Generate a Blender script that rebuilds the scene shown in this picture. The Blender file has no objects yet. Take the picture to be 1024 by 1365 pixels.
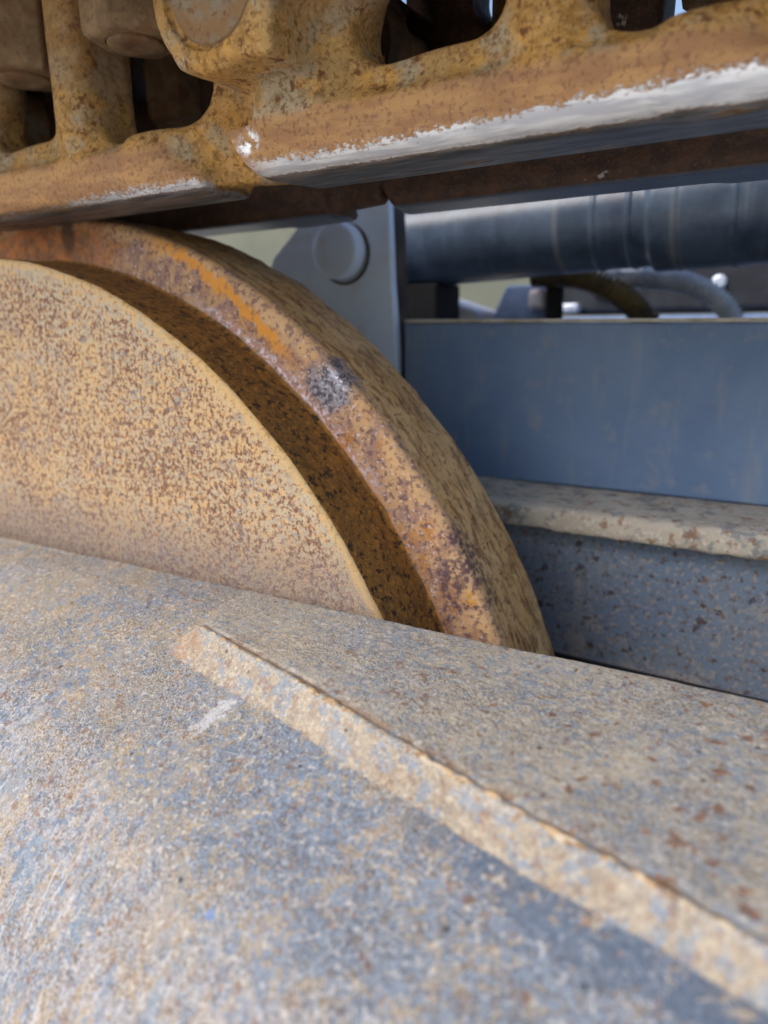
import bpy, math, random
import numpy as np
from mathutils import Vector, Matrix

random.seed(4)
rng = np.random.default_rng(7)
S = bpy.context.scene
COL = S.collection

# ------------------------------------------------------------------ camera
CAM = dict(loc=(0.3708, -0.2098, 0.2348), yaw=0.5625, pitch=0.2511, roll=-0.0123, fpx=957.0)
cd = bpy.data.cameras.new("Camera")
cam = bpy.data.objects.new("Camera", cd)
COL.objects.link(cam)
_y, _p, _r = CAM['yaw'], CAM['pitch'], CAM['roll']
F = Vector((-math.sin(_y) * math.cos(_p), math.cos(_y) * math.cos(_p), -math.sin(_p)))
R0 = Vector((math.cos(_y), math.sin(_y), 0))
U0 = R0.cross(F)
RI = R0 * math.cos(_r) + U0 * math.sin(_r)
UP = U0 * math.cos(_r) - R0 * math.sin(_r)
M = Matrix((RI, UP, -F)).transposed().to_4x4()
M.translation = Vector(CAM['loc'])
cam.matrix_world = M
cd.sensor_fit = 'VERTICAL'
cd.lens = 24.0
cd.sensor_height = 24.0 * 1365.0 / CAM['fpx']
cd.clip_start = 0.005
cd.clip_end = 2000
cd.dof.use_dof = True
cd.dof.focus_distance = 0.248
cd.dof.aperture_fstop = 24.0 / 3.2
S.camera = cam

# ------------------------------------------------------------------ world, sun, exposure
SUN_EL, SUN_AZ = math.radians(44), math.radians(212)      # azimuth clockwise from +Y
w = bpy.data.worlds.new("World")
S.world = w
w.use_nodes = True
wt = w.node_tree
wt.nodes.clear()
sky = wt.nodes.new("ShaderNodeTexSky")
sky.sky_type = 'NISHITA'
sky.sun_disc = False
sky.sun_elevation = SUN_EL
sky.sun_rotation = SUN_AZ
sky.air_density = 1.0
sky.dust_density = 2.5
sky.ozone_density = 0.6
bg = wt.nodes.new("ShaderNodeBackground")
bg.inputs[1].default_value = 0.11
wo = wt.nodes.new("ShaderNodeOutputWorld")
wt.links.new(sky.outputs[0], bg.inputs[0])
wt.links.new(bg.outputs[0], wo.inputs[0])
sl = bpy.data.lights.new("Sun", 'SUN')
sl.energy = 1.1
sl.angle = math.radians(40)
sl.color = (1.0, 0.985, 0.965)
so = bpy.data.objects.new("Sun", sl)
COL.objects.link(so)
sd = Vector((math.sin(SUN_AZ) * math.cos(SUN_EL), math.cos(SUN_AZ) * math.cos(SUN_EL), math.sin(SUN_EL)))
so.rotation_euler = sd.to_track_quat('Z', 'Y').to_euler()
S.view_settings.view_transform = 'Standard'
S.view_settings.look = 'None'
S.view_settings.gamma = 1.0
S.view_settings.exposure = 1.1
S.view_settings.use_curve_mapping = False

# ------------------------------------------------------------------ helpers: numbers
def lin(r, g, b):
    f = lambda c: (c / 255 / 12.92) if c / 255 <= 0.04045 else ((c / 255 + 0.055) / 1.055) ** 2.4
    return (f(r), f(g), f(b), 1.0)

def sstep(a, b, x):
    t = np.clip((x - a) / (b - a), 0, 1)
    return t * t * (3 - 2 * t)

def _hash(i, j, k, s):
    n = (i * 374761393 + j * 668265263 + k * 2147483647 + s * 1274126177) & 0xFFFFFFFF
    n = ((n ^ (n >> 13)) * 1274126177) & 0xFFFFFFFF
    n = n ^ (n >> 16)
    return (n & 0xFFFF) / 65535.0 * 2 - 1

def vnoise(P, scale, seed=0):
    """value noise in -1..1, P (n,3)"""
    Q = np.asarray(P, float) * scale + 1000.0
    I = np.floor(Q).astype(np.int64)
    f = Q - I
    f = f * f * f * (f * (f * 6 - 15) + 10)
    out = 0
    for a in (0, 1):
        for b in (0, 1):
            for c in (0, 1):
                wgt = (f[:, 0] if a else 1 - f[:, 0]) * (f[:, 1] if b else 1 - f[:, 1]) * (f[:, 2] if c else 1 - f[:, 2])
                out = out + wgt * _hash(I[:, 0] + a, I[:, 1] + b, I[:, 2] + c, seed)
    return out

# ------------------------------------------------------------------ helpers: objects
def thing(name, label, cat, loc, group=None):
    o = bpy.data.objects.new(name, None)
    o.empty_display_size = 0.02
    COL.objects.link(o)
    o.location = loc
    o['label'] = label
    o['category'] = cat
    if group:
        o['group'] = group
    return o

def meshobj(name, V, Fc, mat, parent=None, smooth=True, sharp=None):
    V = np.asarray(V, float)
    if parent is not None:
        off = Vector((0, 0, 0))
        p = parent
        while p is not None:
            off += p.location
            p = p.parent
        V = V - np.array(off)
    me = bpy.data.meshes.new(name)
    me.from_pydata(V.tolist(), [], [list(map(int, f)) for f in Fc])
    me.validate()
    me.update()
    if smooth:
        me.polygons.foreach_set('use_smooth', [True] * len(me.polygons))
        if sharp:
            me.set_sharp_from_angle(angle=math.radians(sharp))
    me.materials.append(mat)
    o = bpy.data.objects.new(name, me)
    COL.objects.link(o)
    if parent is not None:
        o.parent = parent
    return o

def grid_faces(n, m, closed_u=False, flip=False):
    """n rows x m columns of vertices"""
    i, j = np.meshgrid(np.arange(n if closed_u else n - 1), np.arange(m - 1), indexing='ij')
    i, j = i.ravel(), j.ravel()
    i2 = (i + 1) % n
    f = np.stack([i * m + j, i2 * m + j, i2 * m + j + 1, i * m + j + 1], 1)
    return f[:, ::-1] if flip else f

def lathe(profile, center, axis='y', seg=256, flip=False):
    """profile rows (along, radius)"""
    pr = np.array(profile)
    th = np.linspace(0, 2 * np.pi, seg, endpoint=False)
    A, T = np.meshgrid(pr[:, 0], th)
    Rr = np.meshgrid(pr[:, 1], th)[0]
    s, c = Rr * np.sin(T), Rr * np.cos(T)
    if axis == 'y':
        V = np.stack([s, A, c], -1)
    elif axis == 'z':
        V = np.stack([s, c, A], -1)
    else:
        V = np.stack([A, c, s], -1)
    return V.reshape(-1, 3) + np.array(center), grid_faces(seg, len(pr), True, flip)

def tube(path, rad, n=16):
    P = np.array(path, float)
    rad = np.broadcast_to(rad, (len(P),))
    T = np.gradient(P, axis=0)
    T /= np.linalg.norm(T, axis=1)[:, None]
    up = np.array([0, 0.37, 1.0])
    V = []
    for p, t, r in zip(P, T, rad):
        a = np.cross(t, up); a /= np.linalg.norm(a)
        b = np.cross(a, t)
        th = np.linspace(0, 2 * np.pi, n, endpoint=False)
        V.append(p + r * (np.cos(th)[:, None] * a + np.sin(th)[:, None] * b))
    V = np.array(V)
    m = n
    i, j = np.meshgrid(np.arange(len(P) - 1), np.arange(m), indexing='ij')
    i, j = i.ravel(), j.ravel()
    f = np.stack([i * m + j, (i + 1) * m + j, (i + 1) * m + (j + 1) % m, i * m + (j + 1) % m], 1).tolist()
    f.append(list(range(m - 1, -1, -1)))
    f.append(list(range((len(P) - 1) * m, len(P) * m)))
    return V.reshape(-1, 3), [list(q)[::-1] for q in f]

def spline(pts, n):
    P = np.array(pts, float)
    t = np.linspace(0, len(P) - 1, n)
    Q = np.vstack([2 * P[0] - P[1], P, 2 * P[-1] - P[-2]])
    out = []
    for u in t:
        i = min(int(u), len(P) - 2)
        f = u - i
        a, b, c, d = Q[i], Q[i + 1], Q[i + 2], Q[i + 3]
        out.append(0.5 * (2 * b + (c - a) * f + (2 * a - 5 * b + 4 * c - d) * f * f + (3 * b - a - 3 * c + d) * f ** 3))
    return np.array(out)

def rbox(x0, x1, y0, y1, z0, z1, bev=0.001, seg=2):
    """rounded box as verts / faces"""
    import bmesh
    bm = bmesh.new()
    bmesh.ops.create_cube(bm, size=1.0)
    for v in bm.verts:
        v.co = Vector((x0 + (v.co.x + .5) * (x1 - x0), y0 + (v.co.y + .5) * (y1 - y0), z0 + (v.co.z + .5) * (z1 - z0)))
    bmesh.ops.bevel(bm, geom=bm.edges[:], offset=bev, segments=seg, profile=0.5, affect='EDGES')
    bm.verts.index_update()
    V = [tuple(v.co) for v in bm.verts]
    Fc = [[v.index for v in f.verts] for f in bm.faces]
    bm.free()
    return V, Fc

def prism(poly, y0, y1, bev=0.0015):
    """polygon of (x,z) extruded along y with small bevel"""
    import bmesh
    bm = bmesh.new()
    a = [bm.verts.new((x, y0, z)) for x, z in poly]
    b = [bm.verts.new((x, y1, z)) for x, z in poly]
    bm.faces.new(a); bm.faces.new(b[::-1])
    n = len(poly)
    for i in range(n):
        bm.faces.new((a[i], b[i], b[(i + 1) % n], a[(i + 1) % n]))
    bmesh.ops.recalc_face_normals(bm, faces=bm.faces[:])
    bmesh.ops.bevel(bm, geom=bm.edges[:], offset=bev, segments=2, profile=0.5, affect='EDGES')
    bm.verts.index_update()
    V = [tuple(v.co) for v in bm.verts]
    Fc = [[v.index for v in f.verts] for f in bm.faces]
    bm.free()
    return V, Fc

def surface_nets(D, org, h):
    """mesh of D<0 (vectorised surface nets)"""
    nx, ny, nz = D.shape
    s = D < 0
    cs = np.zeros((nx - 1, ny - 1, nz - 1), int)
    acc = np.zeros((nx - 1, ny - 1, nz - 1, 3)); cnt = np.zeros((nx - 1, ny - 1, nz - 1))
    def sl(o):
        return tuple(slice(o[k], D.shape[k] - 1 + o[k]) for k in range(3))
    for o in np.ndindex(2, 2, 2):
        cs += s[sl(o)]
    for ax in range(3):
        for u in (0, 1):
            for v in (0, 1):
                o0 = [0, 0, 0]
                oth = [k for k in range(3) if k != ax]
                o0[oth[0]], o0[oth[1]] = u, v
                o1 = list(o0); o1[ax] = 1
                a, b = D[sl(o0)], D[sl(o1)]
                m = (a < 0) != (b < 0)
                t = np.where(m, a / np.where(m, a - b, 1), 0)
                for k in range(3):
                    acc[..., k] += np.where(m, t if k == ax else o0[k], 0)
                cnt += m
    act = (cs > 0) & (cs < 8)
    idx = -np.ones(act.shape, int)
    idx[act] = np.arange(act.sum())
    I = np.argwhere(act)
    V = (I + acc[act] / cnt[act][:, None]) * h + np.array(org)
    quads = []
    for ax in range(3):
        a = np.take(s, range(D.shape[ax] - 1), ax); b = np.take(s, range(1, D.shape[ax]), ax)
        E = np.argwhere(a != b)
        oth = [(ax + 1) % 3, (ax + 2) % 3]
        ok = np.ones(len(E), bool)
        for k in oth:
            ok &= (E[:, k] > 0) & (E[:, k] < D.shape[k] - 1)
        E = E[ok]
        ins = a[tuple(E.T)]
        def cell(du, dv):
            C = E.copy(); C[:, oth[0]] -= du; C[:, oth[1]] -= dv
            return idx[tuple(C.T)]
        q = np.stack([cell(1, 1), cell(0, 1), cell(0, 0), cell(1, 0)], 1)
        q[~ins] = q[~ins][:, ::-1]
        quads.append(q)
    return V, np.vstack(quads)

# ------------------------------------------------------------------ helpers: materials
class NB:
    def __init__(self, name):
        self.m = bpy.data.materials.new(name)
        self.m.use_nodes = True
        self.t = self.m.node_tree
        self.t.nodes.clear()
        self.out = self.t.nodes.new("ShaderNodeOutputMaterial")
        self.b = self.t.nodes.new("ShaderNodeBsdfPrincipled")
        self.t.links.new(self.b.outputs[0], self.out.inputs[0])
        self.geo = self.t.nodes.new("ShaderNodeNewGeometry")
        self.pos = self.geo.outputs['Position']
        self.sep = self.t.nodes.new("ShaderNodeSeparateXYZ")
        self.t.links.new(self.pos, self.sep.inputs[0])
        self.x, self.y, self.z = self.sep.outputs
    def put(self, sock, v):
        if isinstance(v, bpy.types.NodeSocket):
            self.t.links.new(v, sock)
        else:
            sock.default_value = v
    def math(self, op, a, b=0.0, clamp=False):
        n = self.t.nodes.new("ShaderNodeMath"); n.operation = op; n.use_clamp = clamp
        self.put(n.inputs[0], a); self.put(n.inputs[1], b)
        return n.outputs[0]
    def noise(self, scale, detail=3.0, rough=0.55, vec=None, dist=0.0, stretch=None, off=0.0):
        n = self.t.nodes.new("ShaderNodeTexNoise")
        n.inputs['Scale'].default_value = scale
        n.inputs['Detail'].default_value = detail
        n.inputs['Roughness'].default_value = rough
        n.inputs['Distortion'].default_value = dist
        v = vec if vec is not None else self.pos
        if stretch or off:
            mp = self.t.nodes.new("ShaderNodeMapping")
            mp.inputs['Scale'].default_value = stretch or (1, 1, 1)
            mp.inputs['Location'].default_value = (off, off * .7, off * 1.3)
            self.t.links.new(v, mp.inputs[0]); v = mp.outputs[0]
        self.t.links.new(v, n.inputs['Vector'])
        return n.outputs[0]
    def vor(self, scale, rand=1.0):
        n = self.t.nodes.new("ShaderNodeTexVoronoi")
        n.inputs['Scale'].default_value = scale
        n.inputs['Randomness'].default_value = rand
        self.t.links.new(self.pos, n.inputs['Vector'])
        return n.outputs['Distance']
    def rng(self, v, a, b, lo=0.0, hi=1.0):
        n = self.t.nodes.new("ShaderNodeMapRange"); n.interpolation_type = 'SMOOTHSTEP'
        self.put(n.inputs[0], v)
        n.inputs[1].default_value = a; n.inputs[2].default_value = b
        n.inputs[3].default_value = lo; n.inputs[4].default_value = hi
        if a > b:
            n.inputs[1].default_value = b; n.inputs[2].default_value = a
            n.inputs[3].default_value = hi; n.inputs[4].default_value = lo
        return n.outputs[0]
    def mix(self, f, a, b):
        n = self.t.nodes.new("ShaderNodeMix"); n.data_type = 'RGBA'
        self.put(n.inputs[0], f); self.put(n.inputs[6], a); self.put(n.inputs[7], b)
        return n.outputs[2]
    def mul(self, *a):
        r = a[0]
        for q in a[1:]:
            r = self.math('MULTIPLY', r, q)
        return r
    def add(self, a, b):
        return self.math('ADD', a, b)
    def inv(self, a):
        return self.math('SUBTRACT', 1.0, a)
    def bump(self, h, strength=0.3, dist=0.001, prev=None):
        n = self.t.nodes.new("ShaderNodeBump")
        n.inputs['Strength'].default_value = strength
        n.inputs['Distance'].default_value = dist
        self.put(n.inputs['Height'], h)
        if prev is not None:
            self.t.links.new(prev, n.inputs['Normal'])
        return n.outputs[0]
    def combine(self, x, y, z):
        n = self.t.nodes.new("ShaderNodeCombineXYZ")
        self.put(n.inputs[0], x); self.put(n.inputs[1], y); self.put(n.inputs[2], z)
        return n.outputs[0]
    def blob(self, c, rad, n=None, amt=0.0, soft=0.35):
        """soft ellipsoid mask round c with radii rad, ragged by noise n"""
        d = 0
        for s, cc, rr in zip((self.x, self.y, self.z), c, rad):
            if rr is None:
                continue
            q = self.math('DIVIDE', self.math('SUBTRACT', s, cc), rr)
            q = self.math('MULTIPLY', q, q)
            d = q if isinstance(d, int) else self.add(d, q)
        d = self.math('SQRT', d)
        if n is not None:
            d = self.add(d, self.mul(self.math('SUBTRACT', n, 0.5), amt))
        return self.rng(d, 1.0, 1.0 - soft)
    def done(self, col, rough=0.75, metal=0.0, normal=None, spec=0.4):
        self.put(self.b.inputs['Base Color'], col)
        self.put(self.b.inputs['Roughness'], rough)
        self.put(self.b.inputs['Metallic'], metal)
        self.put(self.b.inputs['Specular IOR Level'], spec)
        if normal is not None:
            self.t.links.new(normal, self.b.inputs['Normal'])
        return self.m

def polar(b):
    r = b.math('SQRT', b.add(b.mul(b.x, b.x), b.mul(b.z, b.z)))
    th = b.math('ARCTAN2', b.x, b.z)
    return r, th

def mat_side_plate():
    b = NB("side_plate_rusty_paint")
    r, th = polar(b)
    big = b.noise(22, 3, .6)
    med = b.noise(120, 4, .6)
    spots = b.noise(500, 3.5, .60)
    spots2 = b.noise(300, 4, .62, off=3.1)
    fine = b.noise(1100, 2, .5)
    c = b.mix(b.rng(big, .38, .62), lin(186, 160, 120), lin(172, 160, 138))
    c = b.mix(b.rng(b.noise(300, 3, .6, off=9), .47, .62), c, lin(196, 156, 102))
    c = b.mix(b.rng(med, .52, .66), c, lin(156, 142, 124))
    dens = b.rng(b.noise(30, 3, .6, off=5), .32, .68, -.015, .032)
    edge = b.rng(r, .2585, .2672, 0, -.06)
    s1 = b.add(b.add(spots, dens), edge)
    c = b.mix(b.rng(s1, .50, .575), c, lin(142, 100, 74))
    c = b.mix(b.rng(b.add(b.add(spots2, dens), edge), .54, .60), c, lin(112, 78, 62))
    c = b.mix(b.rng(s1, .60, .68), c, lin(82, 56, 48))
    blue = b.mul(b.rng(b.noise(70, 3, .6, off=21), .52, .68), b.rng(b.noise(500, 2, .5, off=2), .5, .62))
    c = b.mix(blue, c, lin(118, 128, 140))
    low = b.rng(b.add(b.z, b.mul(b.math('SUBTRACT', med, .5), .03)), .165, .135)
    c = b.mix(b.mul(low, .6), c, lin(112, 102, 104))
    c = b.mix(b.mul(b.rng(fine, .45, .7), .25), c, lin(232, 205, 160))
    rim = b.rng(b.add(r, b.mul(b.math('SUBTRACT', b.noise(60, 3, .6, off=7), .5), .006)), .2655, .268)
    c = b.mix(b.mul(rim, .5), c, lin(196, 160, 98))
    h = b.add(b.mul(spots, .6), b.add(b.mul(spots2, .5), b.mul(fine, .25)))
    return b.done(c, b.rng(spots, .4, .65, .62, .85), 0, b.bump(h, .35, .0012))

def mat_tread():
    b = NB("tread_brown_rust")
    n1 = b.noise(380, 4, .65); n2 = b.noise(60, 3, .6, stretch=(1, 1.6, 1)); n3 = b.noise(900, 2, .6)
    c = b.mix(b.rng(n2, .35, .65), lin(106, 74, 34), lin(134, 92, 38))
    c = b.mix(b.rng(n1, .5, .62), c, lin(154, 104, 42))
    c = b.mix(b.rng(b.noise(300, 4, .65, off=4), .52, .62), c, lin(52, 36, 24))
    c = b.mix(b.mul(b.rng(n3, .55, .7), .5), c, lin(190, 130, 50))
    h = b.add(n1, b.mul(n3, .4))
    return b.done(c, .8, 0, b.bump(h, .45, .001))

def mat_flange():
    b = NB("flange_worn_rust")
    r, th = polar(b)
    n1 = b.noise(420, 4, .62); n2 = b.noise(120, 4, .6); n3 = b.noise(35, 3, .6)
    fine = b.noise(1300, 2, .55)
    cyl = b.combine(b.mul(th, .27), b.y, r)
    arc = b.noise(150, 5, .68, vec=cyl, stretch=(.5, 1.7, 1))
    arcf = b.noise(260, 4, .65, vec=cyl, stretch=(.5, 1.5, 1))
    # crown: olive tan with brown streaks along the rolling direction
    crown = b.mix(b.rng(n3, .35, .65), lin(196, 150, 92), lin(204, 166, 116))
    crown = b.mix(b.mul(b.rng(arc, .49, .60), .8), crown, lin(130, 90, 54))
    crown = b.mix(b.mul(b.rng(arcf, .54, .66), .8), crown, lin(120, 76, 44))
    crown = b.mix(b.mul(b.rng(n1, .56, .66), .7), crown, lin(84, 54, 34))
    crown = b.mix(b.mul(b.rng(b.noise(200, 3, .6, off=8), .58, .68), .6), crown, lin(206, 176, 120))
    # face turned to the viewer: mauve brown, tan, orange
    face = b.mix(b.rng(n2, .42, .58), lin(150, 118, 102), lin(184, 146, 106))
    face = b.mix(b.rng(b.noise(70, 4, .6, off=3), .52, .70), face, lin(172, 116, 58))
    face = b.mix(b.mul(b.rng(n1, .52, .6), .85), face, lin(106, 78, 78))
    sp = b.mul(b.rng(b.noise(700, 2, .5, off=6), .6, .70), .5)
    face = b.mix(sp, face, lin(222, 208, 206))
    topz = b.rng(th, .30, .12)
    face = b.mix(b.mul(topz, .75), face, b.mix(b.rng(n2, .4, .6), lin(196, 116, 36), lin(120, 70, 38)))
    rj = b.add(r, b.mul(b.math('SUBTRACT', n2, .5), .010))
    yj = b.add(b.y, b.mul(b.math('SUBTRACT', n2, .5), .012))
    isface = b.rng(yj, .0410, .0372)
    c = b.mix(isface, crown, face)
    # pale tan lip where face turns into crown
    lip = b.mul(b.rng(rj, .2845, .2885), b.rng(yj, .043, .038), b.rng(b.noise(45, 3, .6, off=11), .3, .55))
    c = b.mix(b.mul(lip, b.rng(n1, .58, .46, .15, .7)), c, lin(200, 162, 114))
    # bright orange rust streak
    thn = b.add(th, b.mul(b.math('SUBTRACT', n2, .5), .05))
    ctr = b.math('SUBTRACT', .2905, b.mul(b.math('MAXIMUM', b.math('SUBTRACT', th, .36), 0), .034))
    dd = b.math('ABSOLUTE', b.math('SUBTRACT', b.add(r, b.mul(b.math('SUBTRACT', n2, .5), .013)), ctr))
    streak = b.mul(b.rng(b.add(dd, b.mul(b.math('SUBTRACT', n1, .5), .0012)), .0042, .0012), b.rng(thn, .26, .40), b.rng(thn, .69, .60), b.rng(yj, .05, .043))
    c = b.mix(b.mul(streak, b.rng(n1, .66, .54, .35, .92)), c, lin(212, 142, 46))
    # bare silvery pitted patch
    patch = b.blob((.1907, .036, .2105), (.0150, None, .0140), b.mix(.5, n2, n1), 2.2, .55)
    patch = b.mul(patch, b.rng(b.y, .046, .04))
    pc = b.mix(b.rng(n1, .42, .56), lin(84, 78, 86), lin(146, 144, 154))
    pc = b.mix(b.rng(fine, .60, .68), pc, lin(214, 216, 224))
    c = b.mix(patch, c, pc)
    # glinting scale just above the inner corner
    gl = b.mul(b.rng(r, .2712, .2725), b.rng(rj, .2775, .2745), b.rng(th, .40, .52), b.rng(th, .98, .80), b.rng(b.y, .044, .038))
    gcol = b.mix(b.rng(n1, .46, .56), lin(170, 128, 112), lin(214, 200, 205))
    c = b.mix(b.mul(gl, b.rng(b.noise(260, 3, .6, off=13), .4, .55)), c, gcol)
    # orange line in the corner and ochre / purple blotches low down
    ol = b.mul(b.rng(rj, .2735, .2715), b.rng(th, .72, .80), b.rng(b.y, .044, .038), b.rng(n3, .35, .5))
    c = b.mix(b.mul(ol, b.rng(n1, .56, .46), .6), c, lin(192, 120, 44))
    pp = b.mul(b.blob((.254, .04, .1405), (.012, None, .026), n2, 1.6, .4), b.rng(n1, .40, .52))
    c = b.mix(b.mul(pp, .7, b.rng(b.y, .050, .042)), c, lin(78, 58, 68))
    oc = b.mul(b.blob((.2565, .04, .1300), (.0060, None, .0050), n1, 3.0, .5), b.rng(n1, .44, .54))
    c = b.mix(b.mul(oc, b.rng(b.y, .050, .042)), c, lin(206, 148, 60))
    ds = b.blob((.030, .036, .285), (.0075, None, .016), n2, 1.0, .5)
    c = b.mix(b.mul(ds, .8), c, lin(58, 40, 30))
    h = b.add(b.add(b.mul(n1, .8), b.mul(fine, .3)), b.mul(n2, .8))
    rough = b.rng(b.add(patch, gl), 0, 1, .72, .38)
    return b.done(c, rough, b.mul(patch, .5), b.bump(h, .5, .0013))

def mat_link(dark=False):
    b = NB("track_link_dark_brown" if dark else "track_link_cast_rust")
    n3 = b.noise(26, 4, .6); n2 = b.noise(110, 4, .62); n1 = b.noise(560, 4, .62); fine = b.noise(1300, 2, .5)
    c = b.mix(b.rng(n3, .36, .62), lin(188, 138, 66), lin(178, 144, 92))
    c = b.mix(b.rng(n2, .5, .66), c, lin(208, 158, 82))
    c = b.mix(b.mul(b.rng(b.noise(60, 4, .62, off=5), .50, .66), .8), c, lin(168, 160, 138))
    c = b.mix(b.mul(b.rng(b.noise(210, 4, .65, off=25), .5, .62), .5), c, lin(126, 92, 40))
    c = b.mix(b.mul(b.rng(b.noise(620, 3, .6, off=26), .53, .63), .4), c, lin(214, 178, 118))
    c = b.mix(b.mul(b.rng(b.noise(170, 3, .6, off=2), .58, .66), .85), c, lin(104, 60, 32))
    c = b.mix(b.mul(b.rng(n1, .52, .61), .65), c, lin(122, 84, 42))
    # higher up the casting is duller and browner
    c = b.mix(b.rng(b.add(b.z, b.mul(b.math('SUBTRACT', n3, .5), .03)), .325, .345, 0, .55), c, b.mix(b.rng(n2, .42, .6), lin(164, 134, 98), lin(112, 78, 52)))
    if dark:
        c = b.mix(b.rng(n2, .42, .6), lin(62, 44, 34), lin(84, 58, 42))  # far-side links: darker brown all over than the near ones
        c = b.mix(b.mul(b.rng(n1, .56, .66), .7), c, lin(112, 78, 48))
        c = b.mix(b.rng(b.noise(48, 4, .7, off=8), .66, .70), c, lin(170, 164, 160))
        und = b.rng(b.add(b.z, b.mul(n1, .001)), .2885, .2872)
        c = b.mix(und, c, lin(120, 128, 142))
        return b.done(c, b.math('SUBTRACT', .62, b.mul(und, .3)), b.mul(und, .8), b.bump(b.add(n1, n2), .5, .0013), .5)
    # rolled flat of the rail
    zz = b.add(b.z, b.mul(b.math('SUBTRACT', n2, .5), .007))
    fl = b.mul(b.rng(zz, .3065, .3025), b.rng(b.y, .006, .003))
    fc = b.mix(b.rng(b.noise(120, 4, .6, stretch=(.35, 1, 1.4), off=7), .4, .62), lin(166, 122, 86), lin(192, 148, 98))
    fc = b.mix(b.mul(b.rng(n1, .53, .62), .55), fc, lin(118, 84, 64))
    c = b.mix(b.mul(fl, .9), c, fc)
    # bare bright steel on the worn lower edge
    sx = b.noise(75, 3, .6, off=17)
    scr = b.noise(420, 3, .6, stretch=(.12, 1, 1), off=19)
    flk = b.noise(260, 4, .65, stretch=(.55, 1, 1), off=29)
    cover = b.math('MAXIMUM', b.rng(b.x, .172, .20), b.mul(b.rng(b.x, .05, .125, .15, .9), b.rng(b.x, .160, .152)))
    ext = b.mul(b.blob((.1825, 0, .2975), (.0085, None, .0060), n2, 2.2, .6), b.rng(b.noise(520, 4, .65, stretch=(.5, 1, .8), off=35), .44, .56))
    fl9 = b.noise(950, 3, .65, stretch=(.6, 1, 1), off=33)
    brk = b.add(b.add(b.mul(b.math('SUBTRACT', flk, .5), .0040), b.mul(b.math('SUBTRACT', sx, .5), .005)), b.mul(b.math('SUBTRACT', fl9, .5), .0085))
    zlim = b.add(b.rng(b.x, .20, .35, .0040, .0010), b.add(b.z, brk))
    zlim = b.add(zlim, b.mul(b.rng(b.x, .03, .13, .004, .0016), b.rng(b.x, .17, .16)))
    wear = b.mul(b.rng(zlim, .2966, .2944), b.rng(b.add(b.z, b.mul(brk, .15)), .2874, .2884), cover)
    wear = b.math('MAXIMUM', wear, ext)
    wear = b.mul(wear, b.rng(b.y, .012, .009))
    under = b.mul(b.rng(b.add(b.z, b.mul(brk, .2)), .2880, .2870), b.rng(b.noise(200, 4, .6, stretch=(.2, 1, 1), off=3), .30, .42))
    gap = b.mul(b.rng(b.add(b.z, b.mul(brk, .3)), .2900, .2885), b.inv(under))
    c = b.mix(b.mul(gap, .8), c, lin(74, 54, 34))
    c = b.mix(under, c, b.mix(b.rng(scr, .4, .6), lin(104, 106, 110), lin(140, 142, 148)))
    c = b.mix(wear, c, b.mix(b.rng(scr, .38, .62), lin(206, 208, 214), lin(244, 245, 247)))
    met = b.math('MAXIMUM', b.mul(wear, .6), b.mul(under, .7))
    rough = b.math('SUBTRACT', .78, b.mul(met, .5))
    h = b.add(b.add(b.mul(n1, .7), b.mul(fine, .3)), b.mul(n2, .5))
    h = b.mul(h, b.inv(b.rng(met, .1, .5, 0, .93)))
    h = b.add(h, b.mul(met, scr, .25))
    return b.done(c, rough, met, b.bump(h, .5, .0011))

def mat_pin():
    b = NB("pin_end_steel_rust")
    n2 = b.noise(90, 4, .6); n1 = b.noise(380, 4, .62)
    c = b.mix(b.rng(n2, .4, .62), lin(146, 112, 74), lin(142, 132, 112))
    c = b.mix(b.mul(b.rng(n1, .52, .64), .75), c, lin(120, 80, 50))
    return b.done(c, .7, 0, b.bump(b.add(n1, n2), .3, .001))

def mat_nut():
    b = NB("nut_dusty_rust")
    n2 = b.noise(90, 4, .6); n1 = b.noise(420, 4, .62)
    c = b.mix(b.rng(n2, .4, .62), lin(124, 100, 72), lin(146, 120, 88))
    c = b.mix(b.mul(b.rng(n1, .52, .66), .7), c, lin(112, 82, 58))
    c = b.mix(b.mul(b.rng(b.noise(45, 4, .65, off=3), .5, .66), .6), c, lin(118, 76, 48))
    return b.done(c, .75, 0, b.bump(b.add(n1, n2), .35, .001))

def mat_shoe():
    b = NB("shoe_dark_steel")
    n2 = b.noise(60, 4, .6); n1 = b.noise(400, 3, .6)
    c = b.mix(b.rng(n2, .4, .6), lin(70, 58, 48), lin(104, 80, 56))
    return b.done(c, .75, 0, b.bump(n1, .3, .001))

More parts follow.
